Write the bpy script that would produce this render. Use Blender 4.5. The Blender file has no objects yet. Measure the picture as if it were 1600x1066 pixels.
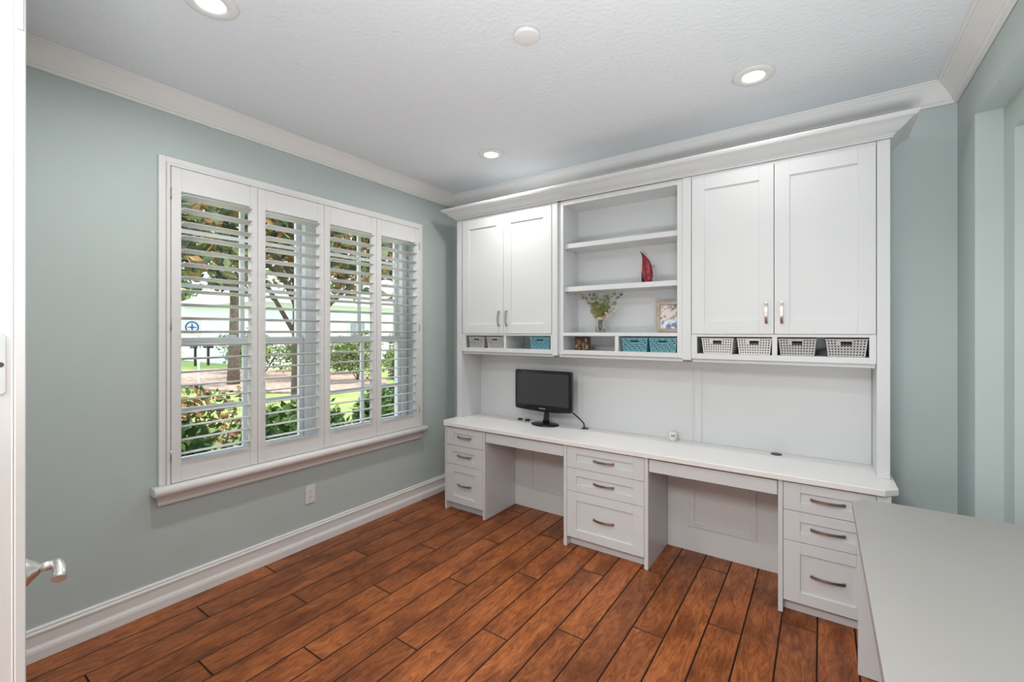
import bpy, bmesh, math, random
from mathutils import Vector, Matrix, Euler
random.seed(7)
S = bpy.context.scene
COL = S.collection
PI = math.pi

# ------------------------------------------------------------------ camera
cam_d = bpy.data.cameras.new('camera')
cam = bpy.data.objects.new('camera', cam_d); COL.objects.link(cam)
cam.location = (2.88, -3.17, 1.46)
cam.rotation_euler = (math.radians(90), 0, math.radians(34.85))
cam_d.sensor_width = 36.0
cam_d.lens = 695.0/1600*36
cam_d.shift_y = -13.5/1600
cam_d.clip_start = 0.02; cam_d.clip_end = 400
S.camera = cam

# ------------------------------------------------------------------ world, sun, big lights, exposure
w = bpy.data.worlds.new('world'); S.world = w; w.use_nodes = True
bgn = w.node_tree.nodes['Background']
bgn.inputs[0].default_value = (0.80, 0.89, 1.0, 1); bgn.inputs[1].default_value = 2.5

def light(name, kind, loc, energy, color=(1, 1, 1), rot=(0, 0, 0), **kw):
    d = bpy.data.lights.new(name, kind); d.energy = energy; d.color = color
    for k, v in kw.items(): setattr(d, k, v)
    o = bpy.data.objects.new(name, d); COL.objects.link(o)
    o.location = loc; o.rotation_euler = rot
    return o
sun_dir = Vector((-0.28, -0.48, -0.83))
sun = light('sun', 'SUN', (0, 0, 20), 4.6, (1.0, 0.95, 0.86), sun_dir.to_track_quat('-Z', 'Y').to_euler(), angle=0.01)
# added fill light under the hall ceiling, unseen behind the camera
hall = light('hall_fill', 'AREA', (2.2, -4.5, 2.74), 105, (1.0, 0.99, 0.975), (0, 0, 0), shape='SQUARE', size=1.2)
# added fill light, unseen in the doorway, aimed up to brighten the ceiling
bounce_dir = Vector((0.06, 0.34, 0.94))
bounce = light('bounce_fill', 'AREA', (3.08, -3.40, 0.90), 52, (0.95, 0.98, 1.0), bounce_dir.to_track_quat('-Z', 'Y').to_euler(), shape='RECTANGLE', size=0.9, size_y=0.5, spread=math.radians(150))
S.view_settings.view_transform = 'Standard'
S.view_settings.look = 'None'
S.view_settings.gamma = 1.0
S.view_settings.use_curve_mapping = False
S.view_settings.exposure = 0.12

# ------------------------------------------------------------------ materials
M = {}
def mat(name, color, rough=0.5, metal=0.0, var=0.0, vscale=5.0, bump=0.0, bscale=60.0, spec=0.5, coat=0.0, alpha=None, trans=0.0, ior=1.45):
    m = bpy.data.materials.new(name); m.use_nodes = True
    nt = m.node_tree; b = nt.nodes['Principled BSDF']
    b.inputs['Base Color'].default_value = (*color, 1)
    b.inputs['Roughness'].default_value = rough
    b.inputs['Metallic'].default_value = metal
    b.inputs['Specular IOR Level'].default_value = spec
    b.inputs['Coat Weight'].default_value = coat
    b.inputs['Transmission Weight'].default_value = trans
    b.inputs['IOR'].default_value = ior
    tc = nt.nodes.new('ShaderNodeTexCoord')
    if var > 0:
        n = nt.nodes.new('ShaderNodeTexNoise'); n.inputs['Scale'].default_value = vscale; n.inputs['Detail'].default_value = 4
        nt.links.new(tc.outputs['Object'], n.inputs['Vector'])
        r = nt.nodes.new('ShaderNodeValToRGB')
        r.color_ramp.elements[0].position = 0.3; r.color_ramp.elements[1].position = 0.7
        r.color_ramp.elements[0].color = (*[c*(1-var) for c in color], 1)
        r.color_ramp.elements[1].color = (*[min(1, c*(1+var)) for c in color], 1)
        nt.links.new(n.outputs['Fac'], r.inputs['Fac']); nt.links.new(r.outputs['Color'], b.inputs['Base Color'])
    if bump > 0:
        n2 = nt.nodes.new('ShaderNodeTexNoise'); n2.inputs['Scale'].default_value = bscale; n2.inputs['Detail'].default_value = 3
        nt.links.new(tc.outputs['Object'], n2.inputs['Vector'])
        bp = nt.nodes.new('ShaderNodeBump'); bp.inputs['Strength'].default_value = bump; bp.inputs['Distance'].default_value = 0.004
        nt.links.new(n2.outputs['Fac'], bp.inputs['Height']); nt.links.new(bp.outputs['Normal'], b.inputs['Normal'])
    M[name] = m
    return m
mat('wall_paint', (0.545, 0.62, 0.612), 0.62, var=0.015, vscale=2, bump=0.10, bscale=140, spec=0.3)
mat('ceiling_paint', (0.82, 0.865, 0.90), 0.8, bump=1.0, bscale=48, spec=0.2)
mat('trim_white', (0.85, 0.845, 0.835), 0.38, var=0.01)
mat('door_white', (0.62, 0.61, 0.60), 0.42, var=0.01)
mat('cabinet_white', (0.705, 0.725, 0.735), 0.36, var=0.008)
mat('counter_white', (0.88, 0.865, 0.855), 0.28, var=0.008)
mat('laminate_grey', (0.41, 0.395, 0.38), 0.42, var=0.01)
mat('shutter_white', (0.82, 0.82, 0.815), 0.4, var=0.01)
mat('sash_white', (0.84, 0.86, 0.88), 0.45, var=0.01)
mat('nickel', (0.50, 0.48, 0.45), 0.28, 1.0, var=0.05, vscale=40)
mat('chrome', (0.80, 0.79, 0.77), 0.34, 1.0, var=0.02)
mat('black_plastic', (0.012, 0.012, 0.014), 0.22, var=0.05)
mat('bezel_black', (0.010, 0.010, 0.012), 0.12, var=0.05, coat=0.3)
mat('screen', (0.050, 0.051, 0.056), 0.25, var=0.03)
mat('print_white', (0.7, 0.7, 0.7), 0.5, var=0.01)
mat('basket_light', (0.72, 0.69, 0.67), 0.5, var=0.02)
mat('basket_shaded', (0.50, 0.49, 0.49), 0.5, var=0.02)  # light grey plastic again, darkened in colour for the dimmer baskets' shade
mat('basket_teal', (0.15, 0.38, 0.45), 0.45, var=0.03)
mat('plastic_white', (0.82, 0.82, 0.81), 0.35, var=0.01)
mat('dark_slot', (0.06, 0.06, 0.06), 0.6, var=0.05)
mat('red_glass', (0.30, 0.008, 0.018), 0.06, var=0.3, vscale=20, coat=0.6, trans=0.25)
mat('dark_glass', (0.03, 0.03, 0.04), 0.06, var=0.2, coat=0.5)
mat('clear_glass', (0.95, 0.97, 0.97), 0.02, trans=1.0, ior=1.3)
mat('twine', (0.55, 0.40, 0.26), 0.8, var=0.2, vscale=80)
mat('eucalyptus', (0.17, 0.19, 0.075), 0.55, var=0.35, vscale=25)
mat('eucalyptus_grey', (0.20, 0.21, 0.19), 0.6, var=0.25, vscale=25)
mat('eucalyptus_cream', (0.62, 0.50, 0.34), 0.7, var=0.2, vscale=25)
mat('stem_brown', (0.22, 0.15, 0.09), 0.7, var=0.2)
mat('frame_bronze', (0.42, 0.36, 0.28), 0.4, 0.35, var=0.1, vscale=30)
mat('tile_brown', (0.060, 0.022, 0.012), 0.35, var=0.4, vscale=40)
mat('tile_gold', (0.55, 0.38, 0.22), 0.5, var=0.2, vscale=60)
mat('grass', (0.27, 0.36, 0.10), 0.9, var=0.28, vscale=1.5, bump=0.6, bscale=40)
mat('mulch', (0.40, 0.29, 0.23), 0.95, var=0.35, vscale=6, bump=0.6, bscale=30)
mat('asphalt', (0.52, 0.51, 0.50), 0.9, var=0.05)
mat('stucco', (0.78, 0.80, 0.83), 0.85, var=0.03, bump=0.2)
mat('roof_shingle', (0.34, 0.31, 0.29), 0.9, var=0.2, vscale=3)
mat('shutter_grey', (0.30, 0.34, 0.38), 0.6, var=0.05)
mat('bark', (0.16, 0.125, 0.10), 0.9, var=0.35, vscale=12, bump=0.8, bscale=25)
mat('leaf_green', (0.060, 0.135, 0.025), 0.45, var=0.5, vscale=9)
mat('leaf_lime', (0.20, 0.29, 0.065), 0.5, var=0.4, vscale=6)
mat('leaf_magnolia', (0.065, 0.10, 0.055), 0.35, var=0.45, vscale=7)
mat('leaf_brown', (0.36, 0.20, 0.075), 0.6, var=0.45, vscale=9)
mat('leaf_rust', (0.27, 0.13, 0.075), 0.6, var=0.4, vscale=9)
mat('leaf_sage', (0.27, 0.31, 0.15), 0.6, var=0.4, vscale=5)
mat('sign_blue', (0.02, 0.09, 0.33), 0.5, var=0.05)
mat('condenser_brown', (0.24, 0.20, 0.16), 0.6, var=0.1)
mat('mailbox_black', (0.03, 0.03, 0.03), 0.5, var=0.05)
mat('plank_edge', (0.060, 0.020, 0.009), 0.7, var=0.2)
mat('subfloor', (0.035, 0.014, 0.008), 0.9, var=0.1)

def wood_mat():
    m = bpy.data.materials.new('wood_plank'); m.use_nodes = True; nt = m.node_tree; L = nt.links
    b = nt.nodes['Principled BSDF']
    tc = nt.nodes.new('ShaderNodeTexCoord'); oi = nt.nodes.new('ShaderNodeObjectInfo')
    off = nt.nodes.new('ShaderNodeVectorMath'); off.operation = 'ADD'
    sc = nt.nodes.new('ShaderNodeVectorMath'); sc.operation = 'SCALE'
    cmb = nt.nodes.new('ShaderNodeCombineXYZ')
    for i in range(3): L.new(oi.outputs['Random'], cmb.inputs[i])
    L.new(cmb.outputs[0], sc.inputs[0]); sc.inputs['Scale'].default_value = 37.0
    L.new(tc.outputs['Object'], off.inputs[0]); L.new(sc.outputs[0], off.inputs[1])
    mp = nt.nodes.new('ShaderNodeMapping'); mp.inputs['Scale'].default_value = (24, 5.0, 9)
    L.new(off.outputs[0], mp.inputs['Vector'])
    n1 = nt.nodes.new('ShaderNodeTexNoise'); n1.inputs['Scale'].default_value = 1.0; n1.inputs['Detail'].default_value = 9; n1.inputs['Roughness'].default_value = 0.72; n1.inputs['Distortion'].default_value = 2.6
    L.new(mp.outputs[0], n1.inputs['Vector'])
    mp2 = nt.nodes.new('ShaderNodeMapping'); mp2.inputs['Scale'].default_value = (8, 3.4, 4)
    L.new(off.outputs[0], mp2.inputs['Vector'])
    n2 = nt.nodes.new('ShaderNodeTexNoise'); n2.inputs['Scale'].default_value = 1.0; n2.inputs['Detail'].default_value = 3
    L.new(mp2.outputs[0], n2.inputs['Vector'])
    r1 = nt.nodes.new('ShaderNodeValToRGB'); e = r1.color_ramp.elements
    e[0].position = 0.30; e[0].color = (0.10, 0.026, 0.008, 1); e[1].position = 0.72; e[1].color = (0.50, 0.175, 0.055, 1)
    x = r1.color_ramp.elements.new(0.5); x.color = (0.30, 0.090, 0.026, 1)
    L.new(n1.outputs['Fac'], r1.inputs['Fac'])
    r2 = nt.nodes.new('ShaderNodeValToRGB'); e = r2.color_ramp.elements
    e[0].position = 0.34; e[0].color = (0.60, 0.55, 0.52, 1); e[1].position = 0.58; e[1].color = (1.1, 1.08, 1.05, 1)
    L.new(n2.outputs['Fac'], r2.inputs['Fac'])
    mx = nt.nodes.new('ShaderNodeMix'); mx.data_type = 'RGBA'; mx.blend_type = 'MULTIPLY'; mx.inputs[0].default_value = 1.0
    L.new(r1.outputs['Color'], mx.inputs[6]); L.new(r2.outputs['Color'], mx.inputs[7])
    hs = nt.nodes.new('ShaderNodeHueSaturation')
    mr = nt.nodes.new('ShaderNodeMapRange'); mr.inputs['To Min'].default_value = 0.84; mr.inputs['To Max'].default_value = 1.16
    L.new(oi.outputs['Random'], mr.inputs['Value']); L.new(mr.outputs[0], hs.inputs['Value'])
    L.new(mx.outputs[2], hs.inputs['Color']); L.new(hs.outputs['Color'], b.inputs['Base Color'])
    b.inputs['Roughness'].default_value = 0.42; b.inputs['Specular IOR Level'].default_value = 0.35
    bp = nt.nodes.new('ShaderNodeBump'); bp.inputs['Strength'].default_value = 0.25; bp.inputs['Distance'].default_value = 0.004
    L.new(n1.outputs['Fac'], bp.inputs['Height']); L.new(bp.outputs['Normal'], b.inputs['Normal'])
    M['wood_plank'] = m
wood_mat()

def emis(name, color, strength):
    m = bpy.data.materials.new(name); m.use_nodes = True; nt = m.node_tree
    b = nt.nodes['Principled BSDF']; b.inputs['Base Color'].default_value = (*color, 1)
    b.inputs['Emission Color'].default_value = (*color, 1); b.inputs['Emission Strength'].default_value = strength
    M[name] = m
emis('lamp_lens', (1.0, 0.98, 0.94), 6.0)

def pane_mat():
    m = bpy.data.materials.new('window_glass'); m.use_nodes = True; nt = m.node_tree; L = nt.links
    for n in list(nt.nodes):
        if n.type == 'BSDF_PRINCIPLED': nt.nodes.remove(n)
    out = [n for n in nt.nodes if n.type == 'OUTPUT_MATERIAL'][0]
    t = nt.nodes.new('ShaderNodeBsdfTransparent'); t.inputs[0].default_value = (0.95, 0.97, 0.97, 1)
    g = nt.nodes.new('ShaderNodeBsdfGlossy'); g.inputs['Roughness'].default_value = 0.02
    lw = nt.nodes.new('ShaderNodeFresnel'); lw.inputs['IOR'].default_value = 1.25
    mx = nt.nodes.new('ShaderNodeMixShader')
    L.new(lw.outputs[0], mx.inputs[0]); L.new(t.outputs[0], mx.inputs[1]); L.new(g.outputs[0], mx.inputs[2]); L.new(mx.outputs[0], out.inputs[0])
    M['window_glass'] = m
pane_mat()

def photo_mat():
    # flat print: pale blurred blossom photograph with a bluish lower third
    m = bpy.data.materials.new('photo_print'); m.use_nodes = True; nt = m.node_tree; L = nt.links
    b = nt.nodes['Principled BSDF']; b.inputs['Roughness'].default_value = 0.12
    tc = nt.nodes.new('ShaderNodeTexCoord')
    n = nt.nodes.new('ShaderNodeTexNoise'); n.inputs['Scale'].default_value = 45; n.inputs['Detail'].default_value = 6
    L.new(tc.outputs['Object'], n.inputs['Vector'])
    r = nt.nodes.new('ShaderNodeValToRGB'); e = r.color_ramp.elements
    e[0].position = 0.36; e[0].color = (0.22, 0.17, 0.16, 1); e[1].position = 0.52; e[1].color = (0.80, 0.74, 0.71, 1)
    L.new(n.outputs['Fac'], r.inputs['Fac'])
    n3 = nt.nodes.new('ShaderNodeTexNoise'); n3.inputs['Scale'].default_value = 30
    L.new(tc.outputs['Object'], n3.inputs['Vector'])
    r3 = nt.nodes.new('ShaderNodeValToRGB'); e = r3.color_ramp.elements
    e[0].position = 0.42; e[0].color = (0.20, 0.27, 0.42, 1); e[1].position = 0.55; e[1].color = (0.82, 0.83, 0.86, 1)
    L.new(n3.outputs['Fac'], r3.inputs['Fac'])
    sp = nt.nodes.new('ShaderNodeSeparateXYZ'); L.new(tc.outputs['Generated'], sp.inputs[0])
    st = nt.nodes.new('ShaderNodeMapRange'); st.inputs['From Min'].default_value = 0.30; st.inputs['From Max'].default_value = 0.42
    L.new(sp.outputs['Z'], st.inputs['Value'])
    mx = nt.nodes.new('ShaderNodeMix'); mx.data_type = 'RGBA'
    L.new(st.outputs[0], mx.inputs[0]); L.new(r3.outputs['Color'], mx.inputs[6]); L.new(r.outputs['Color'], mx.inputs[7])
    L.new(mx.outputs[2], b.inputs['Base Color'])
    M['photo_print'] = m
photo_mat()

# ------------------------------------------------------------------ helpers
class MB:
    def __init__(s): s.v = []; s.f = []; s.mi = []; s.smooth = []
    def add(s, vs, fs, mi=0, smooth=False):
        o = len(s.v); s.v += [tuple(p) for p in vs]
        for f in fs: s.f.append(tuple(i+o for i in f)); s.mi.append(mi); s.smooth.append(smooth)
        return s
    def box(s, x0, x1, y0, y1, z0, z1, mi=0):
        x0, x1 = min(x0, x1), max(x0, x1); y0, y1 = min(y0, y1), max(y0, y1); z0, z1 = min(z0, z1), max(z0, z1)
        return s.add([(x0,y0,z0),(x1,y0,z0),(x1,y1,z0),(x0,y1,z0),(x0,y0,z1),(x1,y0,z1),(x1,y1,z1),(x0,y1,z1)],
                     [(0,3,2,1),(4,5,6,7),(0,1,5,4),(1,2,6,5),(2,3,7,6),(3,0,4,7)], mi)
    def prism(s, poly, z0, z1, mi=0):          # poly counter-clockwise in xy
        n = len(poly)
        return s.add([(x,y,z0) for x,y in poly]+[(x,y,z1) for x,y in poly],
                     [tuple(range(n-1,-1,-1)), tuple(range(n,2*n))]+[(i,(i+1)%n,(i+1)%n+n,i+n) for i in range(n)], mi)
    def rings(s, rings, close=True, caps=True, mi=0, smooth=True):
        n = len(rings[0]); vs = [p for r in rings for p in r]; fs = []
        for k in range(len(rings)-1):
            for i in range(n if close else n-1):
                j = (i+1) % n
                fs.append((k*n+i, k*n+j, (k+1)*n+j, (k+1)*n+i))
        o = len(s.v); s.add(vs, fs, mi, smooth)
        if caps:
            s.f.append(tuple(o+i for i in range(n-1,-1,-1))); s.mi.append(mi); s.smooth.append(False)
            q = o+(len(rings)-1)*n
            s.f.append(tuple(q+i for i in range(n))); s.mi.append(mi); s.smooth.append(False)
        return s
    def tube(s, pts, rad, n=8, mi=0):
        pts = [Vector(p) for p in pts]; R = []
        rads = rad if isinstance(rad, (list, tuple)) else [rad]*len(pts)
        up = Vector((0.13, 0.21, 0.97)).normalized()
        for i, p in enumerate(pts):
            t = (pts[min(i+1, len(pts)-1)]-pts[max(i-1, 0)]).normalized()
            a = t.cross(up)
            if a.length < 1e-3: a = t.cross(Vector((1, 0, 0)))
            a.normalize(); b = t.cross(a).normalized()
            R.append([tuple(p+rads[i]*(math.cos(2*PI*k/n)*a+math.sin(2*PI*k/n)*b)) for k in range(n)])
        return s.rings(R, mi=mi)
    def lathe(s, c, prof, n=32, axis='Z', mi=0, smooth=True, caps=True):
        R = []
        for r, h in prof:
            ring = []
            for k in range(n):
                a = 2*PI*k/n; p = (r*math.cos(a), r*math.sin(a), h)
                if axis == 'X': p = (p[2], p[0], p[1])
                if axis == 'Y': p = (p[0], p[2], p[1])
                ring.append((c[0]+p[0], c[1]+p[1], c[2]+p[2]))
            R.append(ring)
        return s.rings(R, mi=mi, smooth=smooth, caps=caps)

def tag(o, label=None, cat=None, group=None, kind=None):
    if label: o['label'] = label
    if cat: o['category'] = cat
    if group: o['group'] = group
    if kind: o['kind'] = kind
    return o
WL = {}
def wloc(o): return WL.get(o.name, Vector((0, 0, 0)))
def thing(name, loc, label=None, cat=None, group=None, kind=None):
    o = bpy.data.objects.new(name, None); COL.objects.link(o); o.location = loc
    o.empty_display_size = 0.05; WL[o.name] = Vector(loc)
    return tag(o, label, cat, group, kind)
def mesh_of(mb, name, mats):
    me = bpy.data.meshes.new(name); me.from_pydata(mb.v, [], mb.f)
    for m in (mats if isinstance(mats, (list, tuple)) else [mats]): me.materials.append(M[m])
    me.polygons.foreach_set('material_index', mb.mi); me.polygons.foreach_set('use_smooth', mb.smooth)
    bm = bmesh.new(); bm.from_mesh(me); bmesh.ops.recalc_face_normals(bm, faces=bm.faces); bm.to_mesh(me); bm.free()
    me.update(); return me
def obj(name, mb, mats, parent=None, bevel=0.0, segs=1, kind=None, label=None, cat=None, group=None, recalc=True):
    """one mesh object; world-space verts, origin at the parent's base or at its own base"""
    if parent is not None: org = wloc(parent)
    else:
        xs = [p[0] for p in mb.v]; ys = [p[1] for p in mb.v]; zs = [p[2] for p in mb.v]
        org = Vector(((min(xs)+max(xs))/2, (min(ys)+max(ys))/2, min(zs)))
    mb.v = [(p[0]-org.x, p[1]-org.y, p[2]-org.z) for p in mb.v]
    if recalc: me = mesh_of(mb, name, mats)
    else:
        me = bpy.data.meshes.new(name); me.from_pydata(mb.v, [], mb.f)
        for m in (mats if isinstance(mats, (list, tuple)) else [mats]): me.materials.append(M[m])
        me.polygons.foreach_set('material_index', mb.mi); me.update()
    o = bpy.data.objects.new(name, me); COL.objects.link(o)
    if parent is not None: o.parent = parent
    else: o.location = org
    WL[o.name] = org
    if bevel > 0:
        b = o.modifiers.new('bevel', 'BEVEL'); b.width = bevel; b.segments = segs; b.limit_method = 'ANGLE'; b.angle_limit = math.radians(40)
    return tag(o, label, cat, group, kind)
def inst(name, me, parent, loc, rot=(0, 0, 0), kind=None):
    """object sharing mesh data; loc in world space"""
    o = bpy.data.objects.new(name, me); COL.objects.link(o)
    if parent is not None: o.parent = parent; o.location = Vector(loc)-wloc(parent)
    else: o.location = loc
    o.rotation_euler = rot; WL[o.name] = Vector(loc)
    if kind: o['kind'] = kind
    return o

# ------------------------------------------------------------------ room dimensions
W, D, H = 3.45, 3.003, 2.743
# --- floor: every plank its own piece
PW, PX0, PL = 0.1505, 0.003, 1.331
fl = MB(); fl.box(-0.02, 3.74, -3.06, 0.0, -0.08, -0.0125)
floor = obj('floor', fl, 'subfloor', kind='structure', label='red-brown hand-scraped hardwood plank floor')
ends = {0: -1.772, 1: -2.187, 2: -1.324, 3: -1.835, 4: -2.344, 5: -1.518, 6: -2.029, 7: -1.213, 8: -1.743, 9: -0.929, 10: -1.453,
        11: -0.67, 12: -1.244, 13: -0.459, 14: -1.017, 15: -0.22, 16: -0.775, 17: -1.31, 18: -0.55, 19: -1.09, 20: -0.33, 21: -0.86, 22: -1.4, 23: -0.62, 24: -1.2}
plank_cache = {}
def plank_mesh(wd, ln):
    key = (round(wd, 3), round(ln, 3))
    if key in plank_cache: return plank_cache[key]
    g, bv, t = 0.0011, 0.0030, 0.0125
    x, y = wd/2-g, ln/2-g
    mb = MB()
    a = [(-x,-y,0),(x,-y,0),(x,y,0),(-x,y,0)]
    b = [(p[0], p[1], t-0.0025) for p in a]
    c = [(math.copysign(x-bv, p[0]), math.copysign(y-bv, p[1]), t) for p in a]
    mb.add(a+b+c, [(8,9,10,11)], 0)
    mb.add(a+b+c, [(i,(i+1)%4,(i+1)%4+4,i+4) for i in range(4)]+[(i+4,(i+1)%4+4,(i+1)%4+8,i+8) for i in range(4)], 1)
    me = mesh_of(mb, 'plank', ['wood_plank', 'plank_edge']); plank_cache[key] = me
    return me
for k in range(25):
    x0 = PX0+k*PW; x1 = min(x0+PW, 3.735)
    if x1-x0 < 0.03: continue
    e = ends[k]
    while e+PL < 0: e += PL
    cuts = [0.0]
    while e > -3.06: cuts.append(e); e -= PL
    cuts.append(-3.06)
    for a, b in zip(cuts[:-1], cuts[1:]):
        if a-b < 0.02: continue
        inst('plank', plank_mesh(x1-x0, a-b), floor, ((x0+x1)/2, (a+b)/2, -0.0125))

# --- walls
WY0, WY1, WZ0, WZ1 = -2.262, -0.505, 0.66, 2.335           # window opening
mb = MB(); T = 0.2
mb.box(-T, 0, -3.06, WY0, -0.08, H); mb.box(-T, 0, WY1, 0.15, -0.08, H)
mb.box(-T, 0, WY0, WY1, -0.08, WZ0); mb.box(-T, 0, WY0, WY1, WZ1, H)
obj('wall_left', mb, 'wall_paint', kind='structure')
mb = MB(); mb.box(0, 3.9, 0.0, 0.15, -0.08, H); obj('wall_back', mb, 'wall_paint', kind='structure')
# right wall: stub, header and two-step recess
mb = MB()
mb.box(W, 3.9, -0.317, 0.0, 0, H)
mb.box(W, 3.9, -3.003, -0.317, 2.451, H)
mb.box(3.54, 3.9, -0.45, -0.317, 0, 2.451)
mb.box(3.54, 3.9, -3.003, -0.45, 2.318, 2.451)
mb.box(3.735, 3.9, -3.003, -0.45, 0, 2.318)
mb.box(W, 3.735, -3.003, -2.75, 0, 2.318)
obj('wall_right', mb, 'wall_paint', kind='structure')
# front wall with the double-door opening
mb = MB()
mb.box(0, 0.78, -3.06, -3.003, 0, H); mb.box(3.32, 3.9, -3.06, -3.003, 0, H); mb.box(0.78, 3.32, -3.06, -3.003, 2.46, H)
obj('wall_front', mb, 'wall_paint', kind='structure')
mb = MB(); mb.box(-T, 3.9, -3.06, 0.15, H, H+0.15); obj('ceiling', mb, 'ceiling_paint', kind='structure')
# hall behind the camera
mb = MB(); mb.box(-1.2, 5.2, -6.7, -3.062, -0.08, 0.0); obj('floor_hall', mb, 'wood_plank', kind='structure')
mb = MB(); mb.box(-1.35, 5.35, -6.7, -3.062, H+0.05, H+0.2); obj('ceiling_hall', mb, 'ceiling_paint', kind='structure')
mb = MB(); mb.box(-1.35, -1.2, -6.7, -3.062, -0.08, H+0.05); obj('wall_hall_left', mb, 'trim_white', kind='structure')
mb = MB(); mb.box(5.2, 5.35, -6.7, -3.062, -0.08, H+0.05); obj('wall_hall_right', mb, 'trim_white', kind='structure')
mb = MB(); mb.box(-1.35, 5.35, -6.85, -6.7, -0.08, H+0.2); obj('wall_hall_back', mb, 'trim_white', kind='structure')
mb = MB(); mb.box(-1.2, -0.2, -3.1, -3.062, 0.0, H+0.05); mb.box(3.9, 5.2, -3.1, -3.062, 0, H+0.05); obj('wall_hall_front', mb, 'trim_white', kind='structure')

# --- crown moulding and baseboards
CP = [(0.002,-0.108),(0.016,-0.108),(0.018,-0.097),(0.026,-0.092),(0.026,-0.084),(0.032,-0.076),(0.042,-0.060),(0.056,-0.040),(0.070,-0.024),(0.078,-0.018),(0.078,-0.010),(0.088,-0.006),(0.090,-0.001),(0.002,-0.001)]
BP = [(0.001,0.001),(0.024,0.001),(0.024,0.040),(0.021,0.052),(0.016,0.060),(0.014,0.066),(0.014,0.112),(0.018,0.115),(0.018,0.123),(0.012,0.127),(0.012,0.137),(0.007,0.143),(0.001,0.143)]
def run(name, prof, a, b, nrm, z, ma=0, mbb=0, mat_='trim_white', kind='structure', parent=None, **kw):
    """profile swept from a to b; nrm points into the room; ma/mbb mitre signs at the ends"""
    a = Vector((*a, 0)); b = Vector((*b, 0)); n = Vector((*nrm, 0)); t = (b-a).normalized()
    R = []
    for p, s in ((a, ma), (b, -mbb)):
        R.append([tuple(p+n*d+t*(d*s)+Vector((0, 0, z+h))) for d, h in prof])
    m = MB(); m.rings(R, smooth=False)
    return obj(name, m, mat_, parent, kind=kind, **kw)
run('trim_1', CP, (0, -3.0), (0, 0), (1, 0), H, 0, 1)
run('trim_2', CP, (0, 0), (W, 0), (0, -1), H, 1, 1)
run('trim_3', CP, (W, 0), (W, -3.0), (-1, 0), H, 1, 0)
run('baseboard_left', BP, (0, -3.0), (0, 0), (1, 0), 0, 0, 1)
run('baseboard_back', BP, (0, 0), (0.312, 0), (0, -1), 0, 1, 0)
run('baseboard_right', BP, (W, 0), (W, -0.317), (-1, 0), 0, 1, 0)

# ------------------------------------------------------------------ window casing, sashes
win = thing('window_1', (0, (WY0+WY1)/2, 0.55), 'white cased window with stool and apron in the sage wall', kind='structure')
mb = MB()
def frame_ring(mb, yo0, yo1, zo1, wdt, x0, x1, zb):
    mb.box(x0, x1, yo0, yo0+wdt, zb, zo1); mb.box(x0, x1, yo1-wdt, yo1, zb, zo1); mb.box(x0, x1, yo0+wdt, yo1-wdt, zo1-wdt, zo1)
frame_ring(mb, -2.315, -0.440, 2.397, 0.032, 0.0005, 0.030, 0.651)
obj('casing', mb, 'trim_white', win, bevel=0.004, segs=2)
mb = MB(); frame_ring(mb, -2.283, -0.472, 2.365, 0.0165, 0.0005, 0.040, 0.651)
obj('shutter_frame', mb, 'shutter_white', win, bevel=0.002)
# stool with rounded nose
prof = []
for k in range(9):
    a = -PI/2+PI*k/8; prof.append((0.062+0.020*math.cos(a), 0.0235*math.sin(a)))
R = [[(0.0005, y, 0.6275-0.0235)]+[(d, y, 0.6275+h) for d, h in prof]+[(0.0005, y, 0.6275+0.0235)] for y in (-2.345, -2.340, -0.420, -0.415)]
for q in (0, 3):
    yv = R[q][0][1]; R[q] = [(0.0005 if i in (0, len(R[q])-1) else x-0.006, y, 0.6275+(z-0.6275)*0.8) for i, (x, y, z) in enumerate(R[q])]
m = MB(); m.rings(R, smooth=True); obj('stool', m, 'trim_white', win)
AP = [(0.0005,0.0),(0.022,0.0),(0.022,0.009),(0.026,0.011),(0.026,0.020),(0.030,0.024),(0.036,0.038),(0.050,0.050),(0.060,0.057),(0.0005,0.057)]
R = [[(d, y, 0.545+h) for d, h in AP] for y in (-2.315, -0.447)]
R[0] = [(x, y-(x-0.022)*0.6 if x > 0.001 else y, z) for x, y, z in R[0]]; R[1] = [(x, y+(x-0.022)*0.6 if x > 0.001 else y, z) for x, y, z in R[1]]
m = MB(); m.rings(R, smooth=False); obj('apron', m, 'trim_white', win)
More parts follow.
